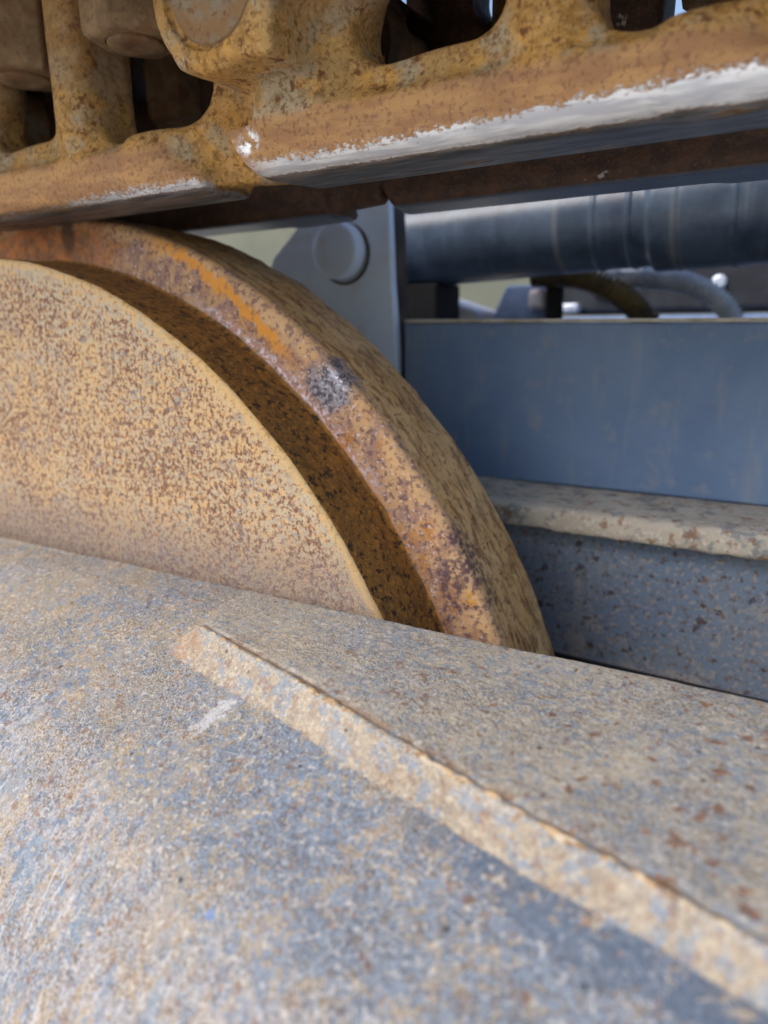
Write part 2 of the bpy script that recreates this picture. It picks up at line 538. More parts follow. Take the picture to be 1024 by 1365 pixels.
def mat_yoke(plate):
    b = NB("yoke_plate_weathered" if plate else "yoke_body_weathered")
    big = b.noise(13, 4, .6); big2 = b.noise(30, 4, .62, off=7)
    med = b.noise(95, 4, .62); n3 = b.noise(300, 5, .68, off=41)
    n2 = b.noise(560, 4, .65, off=3); n1 = b.noise(1250, 3, .6)
    ridge = b.math('SUBTRACT', -.0435, b.mul(b.math('SUBTRACT', b.x, .1847), .265))
    below = b.add(b.math('SUBTRACT', ridge, b.y), b.mul(b.math('SUBTRACT', big2, .5), .03))   # metres in front of the ridge line
    gm = b.rng(b.noise(34, 4, .65, off=51), .36, .62, .25, 1.0)      # where the surface is rough or rubbed smooth
    if plate:
        c = b.mix(b.rng(big2, .38, .62), lin(162, 152, 136), lin(154, 150, 144))
        c = b.mix(b.mul(b.rng(b.add(b.mul(n3, .72), b.mul(big, .28)), .498, .54), .75), c, lin(116, 130, 146))
        c = b.mix(b.mul(b.rng(b.add(b.mul(n2, .6), b.mul(med, .4)), .505, .55), .65), c, lin(182, 170, 150))
    else:
        c = b.mix(b.rng(big2, .38, .62), lin(140, 131, 116), lin(134, 133, 134))
        lav = b.mul(b.rng(below, .040, .060), b.rng(big, .34, .56))
        c = b.mix(b.mul(lav, .75), c, lin(162, 160, 166))
        zone = b.mul(b.rng(below, .004, .014), b.rng(below, .062, .034), b.rng(b.x, .185, .25))
        bl = b.add(b.add(b.mul(n3, .68), b.mul(big, .32)), b.mul(zone, .07))
        c = b.mix(b.mul(b.rng(bl, .498, .535), .85), c, b.mix(b.rng(n2, .45, .56), lin(108, 124, 144), lin(76, 92, 114)))
        oc = b.math('SUBTRACT', b.add(b.mul(n2, .45), b.add(b.mul(n3, .15), b.mul(med, .40))), b.mul(zone, .025))
        c = b.mix(b.mul(b.rng(oc, .506, .542), .75), c, b.mix(b.rng(n1, .42, .58), lin(174, 158, 132), lin(152, 128, 98)))
        flank = b.rng(b.z, .114, .088)                    # rubbed flank: runs following the slope
        st = b.noise(110, 5, .68, stretch=(1.5, .6, .4), off=11)
        c = b.mix(b.mul(flank, b.rng(st, .50, .57), .55), c, lin(174, 152, 122))
        c = b.mix(b.mul(flank, b.rng(b.noise(75, 5, .7, stretch=(1.5, .6, .4), off=2), .52, .57), .65), c, lin(106, 128, 148))
        scr = b.noise(300, 3, .6, stretch=(1.6, .25, .2), off=61)
        c = b.mix(b.mul(flank, b.rng(scr, .60, .66), .5), c, lin(206, 204, 206))
    # grain
    c = b.mix(b.mul(b.rng(n2, .54, .59), gm, .6), c, lin(106, 94, 86))
    c = b.mix(b.mul(b.rng(n1, .52, .59), gm, .65), c, lin(84, 76, 72))
    c = b.mix(b.mul(b.rng(b.noise(1500, 2, .5, off=9), .53, .63), gm, .45), c, lin(200, 196, 190))
    c = b.mix(b.mul(b.rng(b.noise(560, 3, .6, off=19), .58, .63), .5), c, lin(198, 190, 180))
    # rust spots
    rsp = b.rng(b.add(b.noise(250, 4, .62, off=14), b.mul(b.math('SUBTRACT', big2, .5), .12)), .59, .645)
    c = b.mix(b.mul(rsp, b.rng(b.x, .20, .32, .35, .85) if plate else .6), c, b.mix(b.rng(n2, .4, .6), lin(142, 102, 72), lin(106, 74, 54)))
    if plate:
        # cut face at the front of the plate: cream primer, blue chips, rust
        fz = b.rng(b.add(b.z, b.mul(b.math('SUBTRACT', n3, .5), .0012)), .1325, .1315)
        fcol = b.mix(b.rng(b.noise(230, 5, .68, off=4), .44, .58), lin(168, 152, 128), lin(146, 128, 106))
        fcol = b.mix(b.mul(b.rng(b.noise(170, 5, .68, off=15), .51, .56), .85), fcol, lin(116, 132, 150))
        fcol = b.mix(b.mul(b.rng(b.noise(260, 4, .65, off=16), .56, .61), .8), fcol, lin(134, 100, 76))
        fcol = b.mix(b.mul(b.rng(n2, .53, .60), .6), fcol, lin(200, 188, 168))
        fcol = b.mix(b.mul(b.rng(n1, .53, .63), .5), fcol, lin(114, 98, 86))
        c = b.mix(b.mul(fz, .72), c, fcol)
        nose = b.blob((.186, -.050, .128), (.011, .009, None), n3, 2.0, .7)
        c = b.mix(b.mul(nose, b.rng(n2, .58, .44), .65), c, lin(166, 122, 90))
        # dirt lodged along the weld
        dirt = b.mul(b.rng(b.math('ABSOLUTE', b.add(b.math('SUBTRACT', b.math('SUBTRACT', ridge, b.y), -.002), b.mul(b.math('SUBTRACT', n3, .5), .004))), .0022, .0006), b.rng(b.x, .18, .2))
        c = b.mix(b.mul(dirt, b.rng(med, .4, .55), .7), c, lin(120, 90, 62))
    else:
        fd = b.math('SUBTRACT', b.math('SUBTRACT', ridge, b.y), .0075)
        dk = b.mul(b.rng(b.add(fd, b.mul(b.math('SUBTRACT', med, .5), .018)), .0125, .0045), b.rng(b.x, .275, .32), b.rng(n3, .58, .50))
        c = b.mix(b.mul(dk, .8), c, lin(72, 88, 110))  # dark band under the ridge foot: bare blue paint plus painted-in shade
        u = b.math('SUBTRACT', b.x, .2205); v = b.add(b.y, .0705)
        along = b.math('DIVIDE', b.add(b.mul(u, .50), b.mul(v, .87)), .0095)
        across = b.math('DIVIDE', b.math('SUBTRACT', b.mul(u, .87), b.mul(v, .50)), .0040)
        dsm = b.math('SQRT', b.add(b.mul(along, along), b.mul(across, across)))
        sm = b.rng(b.add(dsm, b.mul(b.math('SUBTRACT', n3, .5), 3.6)), 1.1, .3)
        c = b.mix(b.mul(sm, b.rng(n1, .62, .46, .35, .85)), c, lin(186, 188, 192))
        chip = b.blob((.2640, -.1165, .1), (.0015, .0012, None), n2, 2.4, .3)
        c = b.mix(b.mul(chip, .7), c, lin(106, 136, 184))
    pit = b.vor(120)
    pm = b.mul(b.rng(pit, .11, .06), b.rng(b.noise(60, 2, .5, off=31), .5, .6))
    c = b.mix(b.mul(pm, .85), c, lin(40, 36, 34))
    h = b.add(b.mul(b.add(b.mul(n1, .8), b.mul(n2, 1.0)), gm), b.add(b.mul(med, .6), b.mul(n3, .9)))
    h = b.math('SUBTRACT', h, b.mul(pm, .5))
    return b.done(c, b.rng(n3, .4, .6, .50, .70), 0, b.bump(h, .6, .0014), .45)

def mat_weld():
    b = NB("weld_bead_ochre")
    n1 = b.noise(420, 4, .6); n2 = b.noise(140, 4, .6)
    c = b.mix(b.rng(n2, .4, .6), lin(178, 150, 114), lin(132, 106, 78))
    c = b.mix(b.rng(n1, .50, .6), c, lin(184, 170, 148))
    c = b.mix(b.rng(b.noise(220, 4, .6, off=5), .58, .66), c, lin(118, 126, 134))
    return b.done(c, .72, 0, b.bump(n1, .4, .001))

def mat_paint(name, c1, c2, dust, speck=0.0, rough=.5, rust=(104, 82, 68)):
    b = NB(name)
    n3 = b.noise(14, 4, .6); n2 = b.noise(60, 4, .62); n1 = b.noise(260, 4, .6)
    c = b.mix(b.rng(n3, .36, .64), lin(*c1), lin(*c2))
    c = b.mix(b.mul(b.rng(n2, .54, .70), .45), c, lin(*dust))
    c = b.mix(b.mul(b.rng(b.noise(40, 4, .6, stretch=(2.4, 1, .35), off=3), .55, .7), .3), c, lin(*dust))
    if speck:
        c = b.mix(b.mul(b.rng(b.noise(300, 5, .68, off=6), .53, .62), speck), c, lin(*rust))
        c = b.mix(b.mul(b.rng(b.noise(420, 3, .6, off=8), .53, .66), speck * .55), c, lin(176, 160, 138))
        c = b.mix(b.mul(b.rng(b.noise(170, 4, .65, off=12), .58, .66), speck), c, lin(62, 46, 42))
    return b.done(c, b.rng(n2, .4, .65, rough, rough + .18), 0, b.bump(b.add(n1, n2), .2 + speck * .2, .001))

def mat_ledge():
    b = NB("ledge_dusty_steel")
    n3 = b.noise(24, 4, .6); n2 = b.noise(100, 4, .62); n1 = b.noise(420, 4, .6)
    c = b.mix(b.rng(n3, .36, .64), lin(176, 164, 146), lin(190, 180, 164))
    c = b.mix(b.mul(b.rng(n2, .52, .64), .8), c, lin(118, 124, 128))
    c = b.mix(b.mul(b.rng(b.noise(150, 4, .6, off=4), .55, .64), .8), c, lin(140, 104, 78))
    c = b.mix(b.mul(b.rng(n1, .55, .65), .6), c, lin(212, 200, 182))
    return b.done(c, .8, 0, b.bump(b.add(n1, n2), .5, .0015))

def mat_plain(name, c, rough=.6, metal=0.0, c2=None, scale=60):
    b = NB(name)
    n = b.noise(scale, 4, .6)
    col = b.mix(b.rng(n, .38, .64), lin(*c), lin(*(c2 or tuple(int(v * .8) for v in c))))
    return b.done(col, rough, metal, b.bump(n, .15, .001))

def mat_tubepaint():
    b = NB("cylinder_blue_grey_paint")
    n2 = b.noise(50, 4, .6); n1 = b.noise(220, 3, .6)
    band = b.noise(55, 4, .65, stretch=(1, .06, .06))
    c = b.mix(b.rng(n2, .36, .64), lin(94, 110, 130), lin(74, 88, 106))
    c = b.mix(b.mul(b.rng(band, .55, .66), .5), c, lin(150, 152, 148))
    c = b.mix(b.mul(b.rng(b.noise(40, 4, .65, stretch=(1, .3, .3), off=4), .5, .68), .6), c, lin(56, 68, 86))
    return b.done(c, .34, 0, b.bump(n1, .1, .001), .6)

def mat_ground():
    b = NB("ground_pale_gravel")
    n1 = b.noise(90, 4, .65); n2 = b.noise(3, 4, .6); v = b.vor(45)
    c = b.mix(b.rng(n1, .35, .65), lin(178, 172, 162), lin(204, 198, 188))
    c = b.mix(b.mul(b.rng(n2, .4, .65), .4), c, lin(128, 122, 112))
    return b.done(c, .9, 0, b.bump(b.add(v, n1), .6, .01))

M_SIDE, M_TREAD, M_FLANGE, M_LINK, M_LINKD = mat_side_plate(), mat_tread(), mat_flange(), mat_link(), mat_link(True)
M_PIN, M_NUT, M_SHOE = mat_pin(), mat_nut(), mat_shoe()
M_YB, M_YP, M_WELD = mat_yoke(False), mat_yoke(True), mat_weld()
M_BEAM = mat_paint("beam_blue_paint", (96, 120, 154), (110, 132, 162), (150, 150, 150), 0.0, .5)
M_BRACKET = mat_paint("bracket_pale_blue_paint", (210, 226, 248), (216, 232, 252), (206, 206, 210), 0.0, .45)
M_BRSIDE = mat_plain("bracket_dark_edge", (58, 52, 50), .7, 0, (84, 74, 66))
M_WEB = mat_paint("web_speckled_blue_paint", (102, 118, 138), (116, 126, 138), (170, 158, 140), .85, .6)
M_LEDGE, M_TUBE, M_GROUND = mat_ledge(), mat_tubepaint(), mat_ground()
M_EDGE = mat_plain("beam_bare_edge", (196, 190, 176), .7, 0, (160, 150, 130))
M_DARK = mat_plain("dark_rubber", (30, 28, 28), .7)
M_CARB = mat_plain("carbody_dark_paint", (40, 44, 52), .6, 0, (30, 32, 38))
M_HOSED = mat_plain("hose_brown_rubber", (124, 106, 66), .5, 0, (78, 68, 50))
M_HOSEW = mat_plain("hose_grey_spiral", (206, 216, 228), .4, 0, (180, 190, 204))
M_FIT = mat_plain("fitting_zinc", (206, 214, 226), .35, .3, (170, 178, 190))
M_PINK = mat_plain("pale_block_plastic", (226, 208, 204), .55, 0, (214, 216, 226))
M_PLATE = mat_plain("plate_pale_blue_paint", (128, 148, 184), .5, 0, (112, 132, 168))
M_WALL = mat_plain("wall_grey_green", (112, 114, 100), .9, 0, (100, 104, 92), 3)

# ------------------------------------------------------------------ the setting
GZ = -0.42
g = 600.0
gv = [(-g, -g, GZ), (g, -g, GZ), (g, g, GZ), (-g, g, GZ)]
o = meshobj('ground', gv, [(0, 1, 2, 3)], M_GROUND, None, False)
o['kind'] = 'structure'

# ------------------------------------------------------------------ idler wheel
RT, RF = 0.270, 0.2930
Y1, Y2, Y3, Y4 = 0.0335, 0.0358, 0.0803, 0.1140
wheel = thing('track_idler', 'rusty flanged idler wheel with a speckled tan face under the track links', 'wheel', (0, 0, -0.293))
SEG = 1200
def wheel_part(name, prof, mat, amp=.00025, parent=wheel):
    V, Fc = lathe(prof, (0, 0, 0), 'y', SEG, flip=False)
    r = np.hypot(V[:, 0], V[:, 2])
    d = amp * (vnoise(V, 160, 1) * .5 + vnoise(V, 55, 2) * .9 + vnoise(V, 420, 5) * .25)
    k = (1 + np.where(r > .05, d / np.maximum(r, .05), 0))
    V[:, 0] *= k; V[:, 2] *= k
    V[:, 1] += d * .8
    return meshobj(name, V, Fc, mat, parent)
face = [(0.0, r) for r in np.linspace(.02, RT - .0022, 60)]
edge = [(.0022 - .0022 * math.cos(a), RT - .0022 + .0022 * math.sin(a)) for a in np.linspace(.15, math.pi / 2, 7)]
wheel_part('side_plate', face + edge[:5], M_SIDE)
wheel_part('tread', edge[4:] + [(y, RT) for y in np.linspace(.004, Y1 - .002, 18)] + [(Y1 - .0012, RT + .0001), (Y1 - .0004, RT + .0005), (Y1, RT + .0012)], M_TREAD, .0004)
fl = [(Y1, RT + .0012)] + [(Y1 + .0005 * t, RT + .0012 + (.0170) * t) for t in np.linspace(.08, 1, 14)]
c0 = (Y1 + .0047, RF - .0042)
fl += [(c0[0] - .0042 * math.cos(a), c0[1] + .0042 * math.sin(a)) for a in np.linspace(.05, math.pi / 2, 14)]
fl += [(y, RF + .0006 * math.sin((y - .0385) / (.0765 - .0385) * math.pi)) for y in np.linspace(.0405, .0765, 24)]
c1 = (.0765, RF - .0040)
fl += [(c1[0] + .0040 * math.sin(a), c1[1] + .0040 * math.cos(a)) for a in np.linspace(.2, math.pi / 2, 6)]
fl += [(Y3 + .001, RT + .0005)]
wheel_part('flange', fl, M_FLANGE, .0005)
wheel_part('tread', [(Y3 + .001, RT + .0005), (Y3 + .003, RT), (Y4 - .002, RT), (Y4, RT - .002)], M_TREAD, .0003)
wheel_part('side_plate', [(Y4, RT - .002), (Y4, .15), (Y4, .02)], M_SIDE, .0002)

# ------------------------------------------------------------------ track links (cast, smooth-blended shapes)
PITCH = 0.206
J0 = -0.016          # joint of the left near link
def smin(a, b, k):
    h = np.clip(.5 + .5 * (b - a) / k, 0, 1)
    return b * (1 - h) + a * h - k * h * (1 - h)
def smax(a, b, k):
    return -smin(-a, -b, k)
def sbox(X, Y, Z, x0, x1, y0, y1, z0, z1, r=.002):
    q = [np.abs(A - (a + b) / 2) - ((b - a) / 2 - r) for A, a, b in ((X, x0, x1), (Y, y0, y1), (Z, z0, z1))]
    out = np.sqrt(sum(np.maximum(k, 0) ** 2 for k in q))
    return out + np.minimum(np.maximum(np.maximum(q[0], q[1]), q[2]), 0) - r
def srect(X, Z, x0, x1, z0, z1, r):
    qx = np.abs(X - (x0 + x1) / 2) - ((x1 - x0) / 2 - r)
    qz = np.abs(Z - (z0 + z1) / 2) - ((z1 - z0) / 2 - r)
    return np.hypot(np.maximum(qx, 0), np.maximum(qz, 0)) + np.minimum(np.maximum(qx, qz), 0) - r
def scyl(X, Y, Z, cx, cz, r, y0, y1, rd=.003):
    a = np.hypot(X - cx, Z - cz) - (r - rd)
    b_ = np.abs(Y - (y0 + y1) / 2) - ((y1 - y0) / 2 - rd)
    return np.hypot(np.maximum(a, 0), np.maximum(b_, 0)) + np.minimum(np.maximum(a, b_), 0) - rd
def scap(X, Y, Z, a, b_, r):
    a, b_ = np.array(a), np.array(b_)
    d = b_ - a
    t = np.clip(((X - a[0]) * d[0] + (Y - a[1]) * d[1] + (Z - a[2]) * d[2]) / (d @ d), 0, 1)
    return np.sqrt((X - a[0] - t * d[0]) ** 2 + (Y - a[1] - t * d[1]) ** 2 + (Z - a[2] - t * d[2]) ** 2) - r
def plane3(X, Y, Z, p, q, s, inside):
    p, q, s = map(np.array, (p, q, s))
    n = np.cross(q - p, s - p); n = n / np.linalg.norm(n)
    if n @ (np.array(inside) - p) > 0:
        n = -n
    return (X - p[0]) * n[0] + (Y - p[1]) * n[1] + (Z - p[2]) * n[2]

def link_mesh():
    h = .00125
    org = (-.036, -.030, .280)
    nx, ny, nz = int(.264 / h), int(.088 / h), int(.114 / h)
    X, Y, Z = np.meshgrid(org[0] + h * np.arange(nx), org[1] + h * np.arange(ny), org[2] + h * np.arange(nz), indexing='ij')
    yc = .005 + .020 * sstep(.138, .195, X) - .010 * (1 - sstep(.0, .05, X))
    web = sbox(X, Y - yc, Z, .0, PITCH, .0, .024, .302, .388, .004)
    # pillar and boss shoulders stand a little proud
    web = smin(web, scap(X, Y, Z, (.1000, .0105, .318), (.1000, .0105, .39), .0118), .008)
    w1 = srect(X, Z - .04 * (X - .06), .0350, .0885, .3165, .382, .013)
    w2 = srect(X, Z - .02 * (X - .13), .1115, .172, .3085, .382, .016)
    web = smax(web, -w1, .005)
    web = smax(web, -w2, .005)
    rail = sbox(X, Y, Z, -.020, .172, .0, .034, .2865, .3045, .0016)
    rail = smax(rail, (-Y - Z + .2925) * .7071, .003)
    rail = smax(rail, (Y - .034 - Z + .2895) * .7071, .002)
    rail = smax(rail, plane3(X, Y, Z, (-.019, 0, .3045), (-.0075, 0, .2865), (-.010, .03, .3045), (.05, .01, .295)), .003)
    rail = smax(rail, plane3(X, Y, Z, (.144, 0, .3045), (.1685, 0, .2895), (.186, .03, .3045), (.05, .01, .295)), .003)
    d = smin(web, rail, .010)
    tail = sbox(X, Y - .30 * (X - .175), Z, .135, .202, .014, .026, .2895, .330, .004)
    tail = smax(tail, -w2, .004)
    d = smin(d, tail, .008)
    boss = scyl(X, Y, Z, 0, .3395, .0256, -.0225, .010, .0035)
    boss = smin(boss, scap(X, Y, Z, (.004, .002, .340), (.030, .010, .345), .016), .012)
    boss = smin(boss, sbox(X, Y + .10 * X, Z + .10 * X, -.0185, .026, -.0214, .012, .3165, .345, .0025), .003)
    d = smin(d, boss, .007)
    d = np.maximum(d, -scyl(X, Y, Z, 0, .3395, .0192, -.04, -.0200, .0008))
    d = smin(d, scyl(X, Y, Z, PITCH, .3395, .0255, .016, .050, .003), .008)
    d = np.maximum(d, Z - .388)
    P = np.stack([X, Y, Z], -1).reshape(-1, 3)
    nse = (vnoise(P, 60, 3) * .00035 + vnoise(P, 190, 4) * .00012).reshape(X.shape)
    fade = sstep(.300, .310, Z) * .85 + .15
    return surface_nets(d + nse * fade, org, h)

LV, LF = link_mesh()
MIR = 2 * 0.0580
mirror = lambda V: np.column_stack([V[:, 0], MIR - V[:, 1], V[:, 2]])

def nut_mesh(cx, cy):
    prof = [(.3884, .0195), (.3490, .0195), (.3462, .0189), (.3447, .0170), (.3446, .0118), (.3456, .0113), (.3456, .0108), (.3456, .0002)]
    V, Fc = lathe(prof, (0, 0, 0), 'z', 180)
    th = np.arctan2(V[:, 0], V[:, 1])
    r = np.hypot(V[:, 0], V[:, 1])
    hexr = 1.0 / np.maximum(np.cos((th + .35) % (math.pi / 3) - math.pi / 6), .1)
    k = np.where(r > .013, np.minimum(hexr * .90, 1.02), 1.0)
    V[:, 0] = V[:, 0] * k + cx
    V[:, 1] = V[:, 1] * k + cy
    return V, Fc

def pin_mesh(y0, y1):
    prof = [(y0 + .0004, .0002), (y0 + .0004, .0016), (y0, .0024), (y0, .0120), (y0 + .0005, .0128), (y0 + .0004, .0136), (y0 + .0004, .0168), (y0 + .0016, .0182), (y1, .0182)]
    return lathe(prof, (0, 0, .3395), 'y', 96)

link_labels = {
    (0, 0): 'yellow-brown track link with two nuts in its windows at the top left',
    (0, 1): 'large rusty track link with a white worn edge across the top right',
    (0, -1): 'track link past the left edge, before the one with two nuts',
    (0, 2): 'track link past the right edge, after the one with the white worn edge',
    (1, 0): 'dark brown far-side track link behind the one with two nuts',
    (1, 1): 'dark brown far-side track link in shadow behind the white worn edge',
    (1, -1): 'far-side track link past the left edge of the picture',
    (1, 2): 'far-side track link past the right edge of the picture',
}
protos = {}
for side in (0, 1):
    for k in (0, 1, -1, 2):
        base = (J0 + k * PITCH, MIR * side, .2865)
        t = thing('track_link', link_labels[(side, k)], 'track link', base, 'links of the track chain')
        if side not in protos:
            f = (lambda V: V) if side == 0 else mirror
            fl_ = (lambda Fc: Fc) if side == 0 else (lambda Fc: [list(q)[::-1] for q in Fc])
            t.location = (0, MIR * side, .2865)
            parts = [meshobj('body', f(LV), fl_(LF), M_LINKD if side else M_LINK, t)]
            V, Fc = pin_mesh(-.0212, .05)
            parts.append(meshobj('pin', f(V), fl_(Fc), M_PIN, t, True, 40))
            for cx in (.0600, .1345):
                V, Fc = nut_mesh(cx, .0110)
                nt = meshobj('nut', f(V), fl_(Fc), M_NUT, t, True, 40)
                parts.append(nt)
                V, Fc = lathe([(.3455, .0112), (.3436, .0110), (.3430, .0100), (.3429, .004), (.3433, .0030), (.3433, .0002)], (cx, .0110, 0), 'z', 48)
                meshobj('bolt_end', f(V), fl_(Fc), M_NUT, nt, True, 40)
            if side == 0:
                V, Fc = lathe([(.0500, .001), (.0500, .0225), (.0660, .0225), (.0660, .001)], (0, 0, .3395), 'y', 48)
                parts.append(meshobj('bushing', V, Fc, M_SHOE, t, True, 40))
            protos[side] = parts
            t.location = base
        else:
            for p in protos[side]:
                c = p.copy()
                COL.objects.link(c)
                c.parent = t
                for g_ in p.children:
                    d_ = g_.copy()
                    COL.objects.link(d_)
                    d_.parent = c

# track shoes bolted on top of the links (just above the picture)
shoe_labels = ['leftmost dark track shoe above the links', 'second dark track shoe from the left above the links',
               'third dark track shoe from the left above the links', 'rightmost dark track shoe above the links']
SHOE_Y0, SHOE_Y1 = -.15, .135  # overhang out of view, sized for how much light it blocks
for k, lb in zip((-1, 0, 1, 2), shoe_labels):
    t = thing('track_shoe', lb, 'track shoe', (J0 + k * PITCH + .0975, .058, .3885), 'track shoes on the chain')
    x0 = J0 + k * PITCH + .002
    V, Fc = rbox(x0, x0 + PITCH - .004, SHOE_Y0, SHOE_Y1, .3885, .4005, .002)
    meshobj('plate', V, Fc, M_SHOE, t, False)
    for gx in (.02, .095, .165):
        V, Fc = rbox(x0 + gx, x0 + gx + .012, SHOE_Y0 + .002, SHOE_Y1 - .002, .4007, .425, .003)
        meshobj('grouser', V, Fc, M_SHOE, t, False)

# ------------------------------------------------------------------ idler yoke in the foreground
yoke = thing('idler_yoke', 'broad weathered grey-blue steel yoke with a raised welded edge filling the foreground', 'yoke', (.2, -.07, -.05))
By = np.array([.02, 0.0, -.015, -.030, -.045, -.058, -.075, -.090, -.105, -.120, -.133, -.143, -.150, -.153, -.154])
Bz = np.array([.133, .133, .1328, .1312, .1272, .1220, .1155, .1095, .0990, .0850, .0680, .0480, .0240, -.0100, -.0500])
def body_z(y):
    P = np.interp(y, By[::-1], Bz[::-1])
    for o_ in (.003, -.003, .006, -.006):
        P = P + np.interp(y + o_, By[::-1], Bz[::-1])
    return P / 5
Tx = np.array([-.4, .10, .16, .1847, .2462, .313, .372, .45, .70])
Ty = np.array([-.040, -.040, -.0405, -.0435, -.0595, -.0785, -.0925, -.112, -.176])
xs = np.unique(np.concatenate([np.linspace(-.40, -.02, 40), np.arange(-.02, .16, .0016), np.arange(.16, .42, .0010), np.linspace(.42, .75, 50)]))
def smooth_T(x):
    return np.mean([np.interp(x + o_, Tx, Ty) for o_ in (-.008, -.004, 0, .004, .008)], axis=0)
T = smooth_T(xs)
Efar = -.0138 + .035 * xs
STEPX = np.interp(xs, [.18, .24, .30, .37, .6], [.0098, .0090, .0076, .0062, .0060])
shift = np.where(xs > .19, .285 * (xs - .19), .06 * (xs - .19))
rs = sstep(.1785, .1895, xs)
n_a, n_b, n_c = 70, 22, 170
frontY = -.1545 - shift
rows = []
u_a = 1 - (1 - np.linspace(0, 1, n_a)) ** 1.7
u_c = np.linspace(0, 1, n_c)
rr = .0030
back = np.array([(0.0025, -.06), (0.0025, .05), (.0025, .125), (.0022, .1288), (.0014, .1311), (.0003, .1322), (-.0012, .1329)])
for i, x in enumerate(xs):
    wob = .0003 * math.sin(x * 110) + .0002 * math.sin(x * 373 + 1)
    e = Efar[i]
    Ti = T[i] + wob * .8
    yA = e - .002 + (Ti - e + .002) * u_a
    yB = Ti - STEPX[i] * np.linspace(0, 1, n_b + 1)[1:]
    yCs = yB[-1] + (frontY[i] - yB[-1]) * (1 - (1 - u_c[1:]) ** 1.35)
    bz = lambda y: body_z(y + shift[i])
    zfoot = bz(yB[-1])
    zA_p = .133 - .0006 * np.exp(-((yA - Ti - .0024) / .0009) ** 2)
    zA = zA_p * rs[i] + bz(yA) * (1 - rs[i])
    q = np.linspace(0, 1, n_b + 1)[1:]
    prof = np.clip(q * 1.06 - .03, 0, 1); prof = prof * .88 + .12 * (.5 - .5 * np.cos(np.pi * prof))
    zB = (.133 - (.133 - zfoot) * prof) * rs[i] + bz(yB) * (1 - rs[i])
    zC = bz(yCs)
    yy = np.concatenate([back[:, 0] + e, yA, yB, yCs])
    zz = np.concatenate([back[:, 1], zA, zB, zC])
    rows.append(np.column_stack([np.full(len(yy), x), yy, zz]))
G = np.array(rows)
nr, nc = G.shape[:2]
Pf = G.reshape(-1, 3)
lump = (vnoise(Pf, 28, 11) * .0004 + vnoise(Pf, 110, 12) * .00016 + vnoise(Pf, 420, 13) * .00010).reshape(nr, nc)
G[..., 2] += lump
G[..., 1] += lump * .3
ifoot = len(back) + n_a + n_b - 1
ix = int(np.searchsorted(xs, .178))
def sub(i0, i1, j0, j1):
    Q = G[i0:i1, j0:j1]
    return Q.reshape(-1, 3), grid_faces(Q.shape[0], Q.shape[1], False, False)
def merge(*a):
    V, Fc, o_ = [], [], 0
    for v, f in a:
        V.append(v); Fc.append(np.asarray(f) + o_); o_ += len(v)
    return np.vstack(V), np.vstack(Fc)
# body: everything left of the plate's nose plus the flank in front of it (shared index grid keeps the normals smooth)
idx = np.arange(nr * nc).reshape(nr, nc)
q = np.stack([idx[:-1, :-1], idx[1:, :-1], idx[1:, 1:], idx[:-1, 1:]], -1)
isplate = np.zeros((nr - 1, nc - 1), bool)
isplate[ix:, :ifoot] = True
def pick(mask):
    f = q[mask]
    u, inv_ = np.unique(f.ravel(), return_inverse=True)
    return G.reshape(-1, 3)[u], inv_.reshape(-1, 4)
V, Fc = pick(~isplate)
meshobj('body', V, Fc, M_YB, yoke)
V, Fc = pick(isplate)
meshobj('top_plate', V, Fc, M_YP, yoke)
wx = np.arange(.186, .60, .0009)
wp = np.column_stack([wx, smooth_T(wx) + .0004, np.full(len(wx), .1324) + .0003 * np.sin(wx * 900)])
wp[:, 1] += vnoise(wp, 110, 23) * .0005 + vnoise(wp, 420, 24) * .0003
wr = .0008 + .0004 * vnoise(wp, 180, 21) + .0003 * vnoise(wp, 520, 22)
wr *= sstep(.184, .192, wx) * .9 + .1
V, Fc = tube(wp, wr, 10)
meshobj('weld_bead', V, Fc, M_WELD, yoke)

# ------------------------------------------------------------------ track frame behind the wheel
frame = thing('undercarriage', 'blue painted steel track frame with a dusty ledge behind the wheel at right', 'track frame', (.4, .16, -.1))
V, Fc = rbox(.1415, .80, .1800, .192, .1475, .2362, .0012)
V = np.array(V); V[:, 2] -= np.where(V[:, 2] > .2, (V[:, 0] - .24) * .012, 0)
meshobj('side_beam', V, Fc, M_BEAM, frame, False)
V, Fc = rbox(.1417, .80, .1792, .1915, .2364, .2384, .0006)
V = np.array(V); V[:, 2] -= (V[:, 0] - .24) * .012
meshobj('beam_edge', V, Fc, M_EDGE, frame, False)
# torch-cut ledge: fine grid so the front edge can be uneven
lx = np.linspace(.10, .80, 500)
lp = [(.1792, .1474), (.165, .1474), (.150, .1474), (.138, .1474), (.131, .1474), (.1285, .1472), (.1265, .1466), (.1253, .1455), (.125, .144), (.125, .140), (.1252, .1375), (.126, .1362), (.128, .1356), (.134, .1354), (.145, .1354), (.1792, .1354)]
Gl = np.array([[(x, y, z) for y, z in lp] for x in lx])
Pl = Gl.reshape(-1, 3)
amt = np.clip((.150 - Pl[:, 1]) / .025, 0, 1)
dl = (vnoise(Pl, 130, 31) * .0008 + vnoise(Pl, 45, 32) * .0009 + vnoise(Pl, 320, 33) * .0004) * (amt * .8 + .2)
Pl[:, 1] += dl; Pl[:, 2] += dl * .7
meshobj('ledge', Pl, grid_faces(len(lx), len(lp), False, True), M_LEDGE, frame)
V, Fc = rbox(.10, .80, .1400, .152, .0640, .1352, .001)
meshobj('web', V, Fc, M_WEB, frame, False)
V, Fc = rbox(.10, .80, .1420, .160, -.16, .0632, .001)
meshobj('lower_plate', V, Fc, M_CARB, frame, False)
V, Fc = rbox(-.25, .80, .1935, .398, .120, .130, .002)
meshobj('bounce_blocker', V, Fc, M_CARB, frame, False)  # unseen dark plate, added to keep ground bounce off the cylinder

